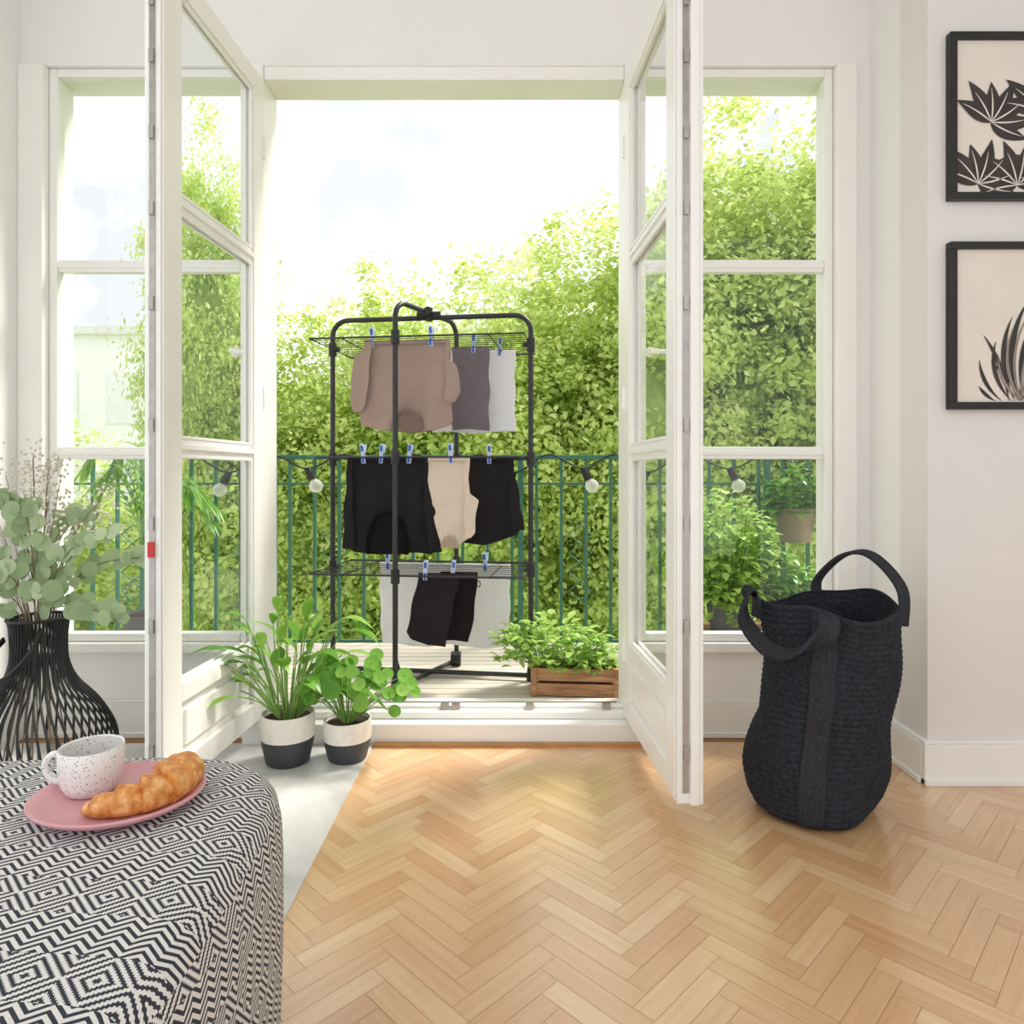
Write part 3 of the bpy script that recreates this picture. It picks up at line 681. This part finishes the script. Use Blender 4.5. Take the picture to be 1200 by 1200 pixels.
ends=[(-.32,-.05,.64),(-.22,-.1,.80),(-.10,.0,.88),(.02,-.1,.86),(.13,.0,.83),(.24,-.08,.78),(.34,.0,.71),(.29,-.1,.55),(-.30,-.1,.52),(.12,-.14,.62),(-.05,-.15,.68)]
for (x,y,z) in ends:
    q=cr([(x*.3,y*.4,0),(x*.10,y*.2,.44),(x*.45,y*.5,.44+(z-.44)*.65),(x,y,z-.06)],7)
    ms.tube(q,.0020,5)
    for j in range(11,len(q)):
        for s in (-1,1):
            if random.random()<.22: continue
            nn=Vector((random.uniform(-.5,.5),-1,random.uniform(-.2,.7))).normalized()
            off=Vector((s*random.uniform(.5,1),random.uniform(-.4,.4),random.uniform(-.3,.7))).normalized()
            r=random.uniform(.016,.030); m.disc(q[j]+off*(r+.006),nn,r,14,random.uniform(.85,1))
for i in range(28):
    x=random.uniform(-.28,.24); z=random.uniform(.86,1.02)-max(0,x)*.45; y=random.uniform(-.08,.08)
    q=cr([(x*.15,0,.46),(x*.5,y*.5,.7),(x,y,z-.06)],5); ms.tube(q,.0011,4)
    for k in range(18):
        o=Vector((random.gauss(0,.026),random.gauss(0,.022),random.gauss(0,.03))); p=Vector((x,y,z-.06))+o
        md.tube([p-Vector((0,0,.0045)),p,p+Vector((0,0,.0045))],[.001,.005,.001],5)
m.obj('leaves',EU,bq); ms.obj('stems',EST,bq); dd=md.obj('dried_flowers',DRY,bq,label='tiny cream dried flowers'); dd['kind']='stuff'
# ------------------------------------------------------------ BASKET
ROPE=pm('charcoal_rope',srgb(54,56,63),.95,var=.2,scale=90,bump=.8,bscale=170,spec=.15)
STR=pm('black_strap_weave',srgb(64,64,70),.95,var=.14,scale=120,bump=.7,bscale=300,spec=.1)
bk=thing('rope_basket','tall slouchy black rope laundry basket with two strap handles','basket',(.872,1.96,0))
H=.59; NC=36
def brad(a,z):
    t=z/H
    r=np.interp(t,[0,.012,.04,.09,.2,.45,.7,1],[.122,.142,.160,.170,.177,.168,.172,.179])
    r+=.009*math.sin(2*a+1+3*t)+.008*math.sin(3*a+6*t)+.007*math.sin(9*t+2*a)+.005*math.sin(15*t+a*4)
    return r
def bpt(a,z,o=0): 
    r=brad(a,z)+o; t=z/H
    return (r*math.cos(a)+.036*t-.014*math.sin(6*t),r*math.sin(a)*.95,z+(.016*math.sin(a*2+.5)+.009*math.sin(a+1)+.006*math.sin(5*a))*t*t)
def rib(z,am): return am*abs(math.sin(pi*z*NC/H))**.7
m=MB()
def fn(a,b):
    z=.004+b*(H-.004); return bpt(a*2*pi,z,rib(z,.0046)-.002)
m.grid(fn,80,288,closeu=True)
cidx=len(m.v); m.v.append((0,0,.004)); 
for i in range(80): m.f.append((cidx,(i+1)%80,i))
b=len(m.v); top=288*80
def fi(a,b_):
    z=H-b_*(H-.02); return bpt(a*2*pi,z,-.013+rib(z,.003))
m.grid(fi,80,120,closeu=True)
for i in range(80): m.f.append((top+i,top+(i+1)%80,b+(i+1)%80,b+i))
c2=len(m.v); m.v.append((0,0,.02)); lb=b+120*80
for i in range(80): m.f.append((lb+i,lb+(i+1)%80,c2))
m.obj('body',ROPE,bk)
def band(a,z0=.012,w=.044):
    mm=MB()
    def fb(s,t):
        z=z0+t*(H+.004-z0); aa=a+.05*math.sin(z*9)+(s-.5)*w/.17
        edge=min(s,1-s)*2; return bpt(aa,z,.0045+.004*min(1,edge*4)+.0012*math.sin(s*5*pi*2))
    mm.grid(fb,30,50).obj('strap',STR,bk,solid=.004)
aB=math.atan2(-.17,-.085); aA=math.atan2(.04,-.19); aC=math.atan2(.17,.04); aD=math.atan2(-.08,.2)
band(aB,.012,.062)
A0=Vector(bpt(aA,H-.05,.010)); B0=Vector(bpt(aB,H-.03,.011)); C0=Vector(bpt(aC,H-.03,.006)); D0=Vector(bpt(aD,H-.05,.008))
q=cr([A0,A0+Vector((-.004,-.003,.06)),A0+Vector((-.032,-.02,.075)),A0+Vector((-.052,-.055,.0)),A0*.6+B0*.4+Vector((-.055,-.05,-.075)),B0*.75+A0*.25+Vector((-.045,-.04,-.072)),B0+Vector((-.012,-.028,-.02)),B0+Vector((.002,-.004,.022))],8)
wds=[]; nq=len(q)
for i in range(nq):
    t=i/(nq-1); wds.append((Vector((-.1,1,.1))*(1-t)+Vector((1,-.35,.35))*t).normalized())
MB().ribbon(q,wds,.050,.012).obj('handle',STR,bk,bevel=.004)
q=cr([C0,C0+Vector((-.0,.008,.06)),C0*.65+D0*.35+Vector((.0,.02,.155)),D0*.65+C0*.35+Vector((.01,.02,.175)),D0*.95+C0*.05+Vector((.015,.01,.10)),D0],8)
MB().ribbon(q,[Vector((.85,.45,.1))]*len(q),.042,.011).obj('handle',STR,bk,bevel=.004)
# ------------------------------------------------------------ PICTURES
BEIG=pm('print_paper',srgb(232,222,212),.8,var=.02); INK=pm('print_ink',srgb(66,58,56),.8,var=.15,scale=12); INKL=pm('print_ink_grey',srgb(150,138,130),.8,var=.1)
FRB=pm('frame_black',srgb(24,24,26),.4)
LIM=[0,1,0,1]
def flatleaf(m,base,an,L,W,y,curve=0,n=18,pw=.75):
    b=len(m.v); p=[]; x,z=base
    for i in range(n+1):
        t=i/n; a=an+curve*t; w=W*.5*math.sin(pi*t**pw)+.0004
        p.append((x-w*math.sin(a),z+w*math.cos(a),x+w*math.sin(a),z-w*math.cos(a))); x+=math.cos(a)*L/n; z+=math.sin(a)*L/n
    cx_=lambda q:min(max(q,LIM[0]),LIM[1]); cz_=lambda q:min(max(q,LIM[2]),LIM[3])
    for q in p: m.v+=[(cx_(q[0]),y,cz_(q[1])),(cx_(q[2]),y,cz_(q[3]))]
    for i in range(n): m.f.append((b+2*i,b+2*i+1,b+2*i+3,b+2*i+2))
def picture(label,x0,x1,z0,z1,kind):
    e=thing('picture_frame',label,'picture',((x0+x1)/2,2.12,(z0+z1)/2))
    t=.022; m=MB().box(x0,x1,2.094,2.1195,z0,z0+t).box(x0,x1,2.094,2.1195,z1-t,z1).box(x0,x0+t,2.094,2.1195,z0+t,z1-t).box(x1-t,x1,2.094,2.1195,z0+t,z1-t)
    m.obj('frame',FRB,e,True,smooth=False,bevel=.002)
    MB().box(x0+t,x1-t,2.106,2.118,z0+t,z1-t).obj('print',BEIG,e,True,smooth=False)
    LIM[:]=[x0+t+.003,x1-t-.003,z0+t+.003,z1-t-.003]
    if kind==0:
        bx,bz=x0+.215,z0+t+.004
        a=MB(); k=0
        for dx,an,L,W,c in ((-.07,2.7,.07,.010,-.6),(-.05,2.5,.15,.011,-.9),(-.02,2.35,.20,.013,-1.1),(-.01,2.05,.27,.015,-.95),(.0,1.9,.32,.017,-.9),(.02,1.85,.36,.016,-1.3),(.03,1.6,.37,.018,-1.0),(.05,1.4,.33,.016,-1.0),(.07,1.1,.28,.015,-.9),(.09,.8,.2,.014,-.9),(-.03,1.7,.22,.012,.5),(.02,2.1,.16,.012,.4)):
            flatleaf(a,(bx+dx,bz),an,L,W,2.1045-.0001*k,c,pw=1.15); k+=1
        a.obj('plant_motif',INK,e,True,smooth=False)
        a=MB()
        for an,L,W,c in ((2.55,.17,.008,-1.1),(2.2,.24,.009,-1.1),(1.95,.31,.008,-1.1),(1.65,.34,.008,-1.0),(1.45,.28,.008,-.6)): flatleaf(a,(bx+.01,bz),an,L,W,2.1028,c)
        a.obj('plant_motif_shade',INKL,e,True,smooth=False)
    else:
        for j,(x,z,a0) in enumerate(((x0+.09,z0+.05,1.1),(x0+.21,z0+.045,1.7),(x0+.32,z0+.05,1.3),(x0+.13,z0+.24,.9),(x0+.28,z0+.27,1.2))):
            a=MB()
            for k in range(7): flatleaf(a,(x,z),a0-1.5+k*.5,.125+.02*(k%2),.048,2.1045-.0002*k-.00003*j,.35)
            a.obj('leaf_motif',INK,e,True,smooth=False)
            a=MB()
            for k in range(7): flatleaf(a,(x,z),a0-1.5+k*.5,.105,.004,2.1025,.35)
            a.obj('leaf_vein_motif',BEIG,e,True,smooth=False)
picture('black framed print of dark grass-like leaves on beige',1.346,1.76,1.158,1.673,0)
picture('black framed print of dark broad leaves on beige',1.346,1.76,1.803,2.318,1)
# ------------------------------------------------------------ POUF, PLATE, MUG, CROISSANT
def pouf():
    cx,cy,a_,b_,ex=-.74,.86,.394,.384,4.0; nA=120
    bm=bmesh.new(); uvl=bm.loops.layers.uv.new('UVMap')
    def se(t,s):
        c,sn=math.cos(t),math.sin(t)
        return (a_*s*math.copysign(abs(c)**(2/ex),c),b_*s*math.copysign(abs(sn)**(2/ex),sn))
    rings=[]
    prof=[(.94,.0),(.975,.015),(.99,.06),(1,.2),(1,.34),(.994,.39),(.98,.42),(.957,.438),(.925,.448),(.86,.453),(.75,.4545),(.5,.455),(.25,.455)]
    for s,z in prof: rings.append([bm.verts.new((*se(2*pi*k/nA,s),z)) for k in range(nA)])
    ct=bm.verts.new((0,0,.455)); cb=bm.verts.new((0,0,0))
    per=[0]
    for k in range(nA):
        p=se(2*pi*k/nA,1); q=se(2*pi*(k+1)/nA,1); per.append(per[-1]+math.hypot(p[0]-q[0],p[1]-q[1]))
    for i in range(len(rings)-1):
        for k in range(nA):
            k2=(k+1)%nA; f=bm.faces.new((rings[i][k],rings[i][k2],rings[i+1][k2],rings[i+1][k])); f.smooth=True
            side=i<6
            for lp,(kk,ii) in zip(f.loops,((k,i),(k+1,i),(k+1,i+1),(k,i+1))):
                co=lp.vert.co; lp[uvl].uv=(per[kk],co.z*1.0) if side else (co.x,co.y)
    for k in range(nA):
        f=bm.faces.new((rings[-1][k],rings[-1][(k+1)%nA],ct)); f.smooth=True
        for lp in f.loops: lp[uvl].uv=(lp.vert.co.x,lp.vert.co.y)
        bm.faces.new((rings[0][(k+1)%nA],rings[0][k],cb))
    me=bpy.data.meshes.new('ottoman'); bm.to_mesh(me); bm.free(); me.materials.append(POUF)
    o=bpy.data.objects.new('ottoman',me); S.collection.objects.link(o); o.location=(cx,cy,.004); o.rotation_euler=(0,0,.05)
    o['label']='upholstered ottoman with black and white diamond woven fabric'; o['category']='ottoman'
pouf()
zt_=.4595
PINK=pm('pink_ceramic',srgb(220,162,170),.35,var=.03)
e=MB().lathe([(0,.0),(.075,.0),(.085,.002),(.13,.010),(.142,.017),(.143,.020),(.138,.021),(.12,.014),(.085,.008),(0,.007)],64,sx=.86,sy=.76).obj('plate',PINK)
e.location=(-.595,1.035,zt_); e['label']='oval pink ceramic plate on the ottoman'; e['category']='plate'
mg=thing('mug','white speckled ceramic mug on the pink plate','mug',(-.654,1.062,zt_+.008)); mg.scale=(.84,.84,.95)
MB().lathe([(0,0),(.036,0),(.042,.003),(.050,.018),(.054,.04),(.0545,.072),(.053,.074),(.0505,.072),(.050,.04),(.045,.018),(.036,.008),(0,.007)],48).obj('body',SPECK,mg)
MB().tube(cr([(-.050,-.006,.060),(-.066,-.010,.062),(-.078,-.012,.048),(-.074,-.012,.030),(-.060,-.008,.018),(-.049,-.006,.018)],6),.0055,10).obj('handle',SPECK,mg)
MB().lathe([(.0495,.035),(0,.035)],30).obj('coffee',pm('milk_coffee',srgb(120,84,60),.3),mg)
def croim():
    m,n,l,b=nt('croissant_crust')
    tc=n.new('ShaderNodeTexCoord'); uv=n.new('ShaderNodeTexNoise'); uv.inputs['Scale'].default_value=60; uv.inputs['Detail'].default_value=6
    l.new(tc.outputs['Object'],uv.inputs[0]); r=ramp(n,[(.28,srgb(176,98,38)),(.5,srgb(218,146,74)),(.72,srgb(244,202,142))]); l.new(uv.outputs[0],r.inputs[0]); l.new(r.outputs[0],b.inputs['Base Color'])
    b.inputs['Roughness'].default_value=.45
    bp=n.new('ShaderNodeBump'); bp.inputs['Strength'].default_value=.35; bp.inputs['Distance'].default_value=.004; l.new(uv.outputs[0],bp.inputs['Height']); l.new(bp.outputs[0],b.inputs['Normal']); return m
CRO=croim()
def croissant(spine,R,label):
    m=MB(); seg=28; q=cr(spine,30); N=len(q)-1; c0=sum(q,Vector())/len(q)
    for i,p in enumerate(q):
        t=i/N; s=abs(2*t-1); k=(1-s)*4.4; saw=(k%1.0)
        r=R*(1-s**1.6)**.75*(.76+.34*(1-saw)**.8)+.0035
        a=(q[min(i+1,N)]-q[max(i-1,0)]).normalized(); sd=Vector((-a.y,a.x,0))
        for kk in range(seg):
            th=2*pi*kk/seg; w=p-c0+sd*r*1.05*math.cos(th)+Vector((0,0,1))*(r*.95*math.sin(th)+r*.85)
            if w.z<0: w.z=0
            m.v.append(tuple(w))
    for i in range(N):
        for k in range(seg): m.f.append((i*seg+k,i*seg+(k+1)%seg,(i+1)*seg+(k+1)%seg,(i+1)*seg+k))
    m.f.append(tuple(range(seg))[::-1]); m.f.append(tuple(N*seg+k for k in range(seg)))
    o=m.obj('croissant',CRO); o.location=(c0.x,c0.y,zt_+.0105); o['label']=label; o['category']='croissant'
croissant([(-.618,.985,0),(-.590,.978,0),(-.552,.985,0),(-.521,1.010,0),(-.510,1.048,0),(-.520,1.088,0),(-.550,1.118,0),(-.590,1.128,0)],.0255,'golden flaky crescent croissant lying on the plate beside mug')
# ------------------------------------------------------------ WORLD, LIGHT, CAMERA
w=bpy.data.worlds.new('sky'); S.world=w; w.use_nodes=True; n=w.node_tree.nodes; l=w.node_tree.links
bg=n['Background']; tc=n.new('ShaderNodeTexCoord'); t=n.new('ShaderNodeTexNoise'); t.inputs['Scale'].default_value=5; t.inputs['Detail'].default_value=7; t.inputs['Roughness'].default_value=.6
l.new(tc.outputs['Generated'],t.inputs[0]); r=ramp(n,[(.40,(.60,.622,.645)),(.58,(1,1,1))]); l.new(t.outputs[0],r.inputs[0]); l.new(r.outputs[0],bg.inputs[0]); bg.inputs[1].default_value=1.58
sd=bpy.data.lights.new('sun','SUN'); sd.energy=5.0; sd.angle=.25; sd.color=(1,.96,.88)
so=bpy.data.objects.new('sun',sd); S.collection.objects.link(so)
dirv=Vector((-.60,-.42,-1.0)); so.rotation_euler=dirv.to_track_quat('-Z','Y').to_euler(); so.location=(2,6,8)
cd=bpy.data.cameras.new('camera'); cd.lens=24; cd.sensor_width=36; cd.shift_y=-.0375; cd.clip_start=.02; cd.clip_end=200
co=bpy.data.objects.new('camera',cd); S.collection.objects.link(co); co.location=(0,0,.96); co.rotation_euler=(pi/2,0,0); S.camera=co
